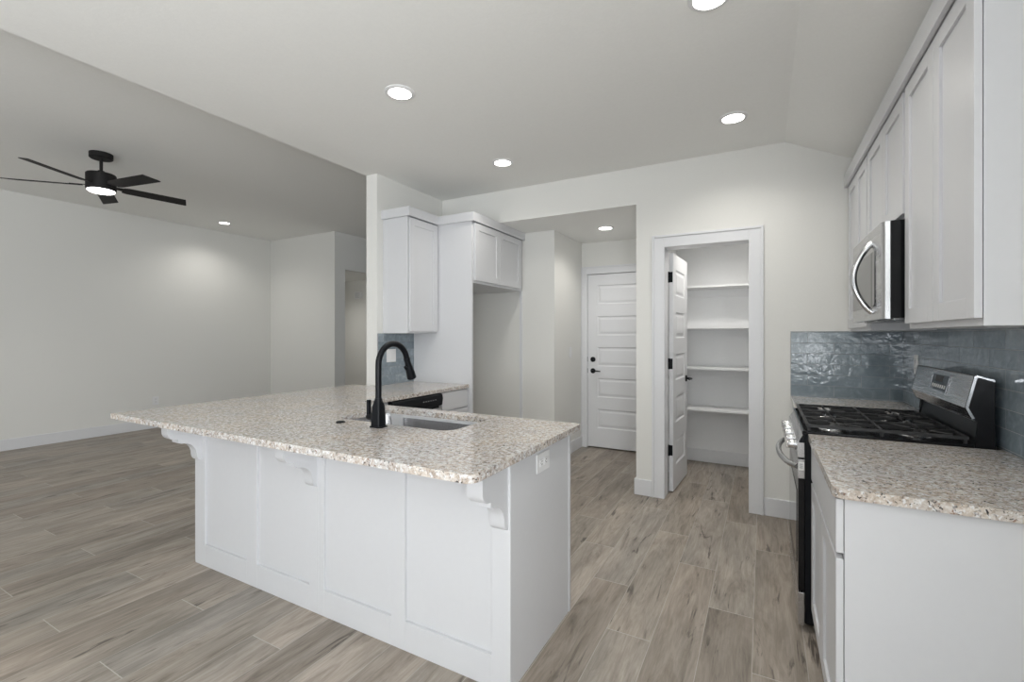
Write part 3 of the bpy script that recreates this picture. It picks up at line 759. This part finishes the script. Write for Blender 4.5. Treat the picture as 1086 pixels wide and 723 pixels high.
# ------------------------------------------------------------------ microwave
A, B, z0, z1 = 2.508, 3.262, 1.422, 1.842
mw = thing('microwave_oven', 'stainless over-the-range microwave with bowed handle above the stove', 'microwave', (.63, (A+B)/2, z0))
MB().box(.480, .825, A, B, z0+.004, z1).build('housing', 'enamel', mw, bevel=.002)
MB().box(.50, .80, A+.05, B-.05, z0-.004, z0+.003).build('vent_filter', 'steel', mw)
dpoly = [(.479, A), (.462, A+.002), (.454, A+.010), (.452, A+.022), (.449, (A+B)/2), (.452, B-.022), (.454, B-.010), (.462, B-.002), (.479, B)]
door = MB().pz(dpoly, z0, z1-.002).build('microwave_door', 'steel', mw, smooth=False)
MB().box(.4475, .4525, A+.135, B-.045, z0+.062, z1-.105).build('window_glass', 'glass', door, bevel=.001)
MB().box(.4468, .4476, A+.20, A+.2025, z0+.062, z1-.105).build('panel_seam', 'dark', door)
hp = []
for k in range(21):
    u = k/20; z = z0+.035+(z1-z0-.095)*u
    hp.append((.452-.072*math.sin(PI*u)**.8, 2.715, z))
MB().tube(hp, .013, 12).build('bowed_handle', 'chrome', mw, smooth=True)

# ------------------------------------------------------------------ ceiling lights
def can(x, y, z, label, power, r=.067):
    t = thing('recessed_light', label, 'ceiling light', (x, y, z-.02), 'recessed ceiling lights')
    MB().lathe([(r+.020, .0199), (r+.020, .016), (r+.012, .012), (r, .011), (r, .0199)], (x, y, z-.02), 40).build('trim_ring', 'plate', t, smooth=True)
    MB().lathe([(r-.001, .0192), (r-.001, .0125), (r*.5, .0118), (.002, .0115)], (x, y, z-.02), 40).build('lens', 'lamp', t, smooth=True)
    l = bpy.data.lights.new('lamp_beam', 'SPOT'); l.energy = power; l.spot_size = math.radians(150); l.spot_blend = .8; l.shadow_soft_size = .07; l.color = (1, .97, .915)
    o = bpy.data.objects.new('lamp_beam', l); C.objects.link(o); o.parent = t; o.location = (0, 0, 0)
    return t
can(-1.878, 2.075, CK, 'large-looking recessed light above the faucet end of the peninsula', CAN_POWER)
can(-1.889, 3.317, CK, 'recessed light nearest the crown of the refrigerator cabinet', CAN_POWER)
can(-.171, 3.357, CK, 'recessed light in front of the pantry doorway, left of the ceiling crease', CAN_POWER)
can(-.197, 2.115, CK, 'recessed light cut by the top edge of the photo', CAN_POWER)
can(-1.434, 4.669, CH, 'recessed light in the low ceiling of the small hall', CAN_POWER*.8)
can(-7.137, 4.055, CL, 'recessed light in the living room ceiling beyond the fan', CAN_POWER*1.2)

can(-7.15, 5.75, 2.46, 'recessed light added to brighten the passage beyond the living room, out of sight', 24)  # unseen lamp added so the passage is less dark
# ------------------------------------------------------------------ ceiling fan
fx, fy = -5.44, 1.965
fn = thing('ceiling_fan', 'black five-blade ceiling fan with a lit disc in the living room', 'ceiling fan', (fx, fy, CL))
MB().lathe([(.088, -.0005), (.088, -.045), (.080, -.052), (.02, -.053)], (fx, fy, CL), 36).build('canopy', 'fan', fn, smooth=True)
MB().lathe([(.013, -.05), (.013, -.16), (.024, -.162), (.026, -.19)], (fx, fy, CL), 20).build('downrod', 'fan', fn, smooth=True)
MB().lathe([(.03, -.185), (.105, -.192), (.112, -.200), (.112, -.335), (.106, -.345), (.102, -.345)], (fx, fy, CL), 40).build('motor_housing', 'fan', fn, smooth=True)
MB().lathe([(.100, -.340), (.100, -.352), (.085, -.362), (.045, -.368), (.003, -.370)], (fx, fy, CL), 40).build('light_disc', 'lamp', fn, smooth=True)
l = bpy.data.lights.new('fan_lamp', 'SPOT'); l.spot_size = math.radians(150); l.spot_blend = .8; l.energy = 14; l.shadow_soft_size = .08; l.color = (1, .96, .9)
o = bpy.data.objects.new('fan_lamp', l); C.objects.link(o); o.parent = fn; o.location = (0, 0, -.46)
for k in range(5):
    a = math.radians(10+72*k); zb = CL-.305
    ca, sa = math.cos(a), math.sin(a)
    def T(r, w_, dz): # local: along blade, across, height
        return (fx+r*ca-w_*sa, fy+r*sa+w_*ca, zb+dz)
    tilt = -math.tan(math.radians(12)); th = .006
    mb = MB(); outl = [(.16, -.045), (.20, -.058), (.66, -.066), (.70, .045), (.70, .060), (.20, .058), (.16, .045)]
    mb.prism(outl, lambda r, w_: T(r, w_, w_*tilt-th/2), lambda r, w_: T(r, w_, w_*tilt+th/2))
    bl = mb.build('blade', 'fan', fn)
    mb = MB(); ol = [(.10, -.02), (.17, -.030), (.23, -.03), (.23, .03), (.17, .030), (.10, .02)]
    mb.prism(ol, lambda r, w_: T(r, w_, w_*tilt+th/2), lambda r, w_: T(r, w_, w_*tilt+th/2+.005))
    mb.build('blade_bracket', 'fan', bl)

# unseen lamp added to brighten the pantry
can(-.30, 4.50, CH, 'recessed light added to brighten the pantry, hidden above the doorway', 26)
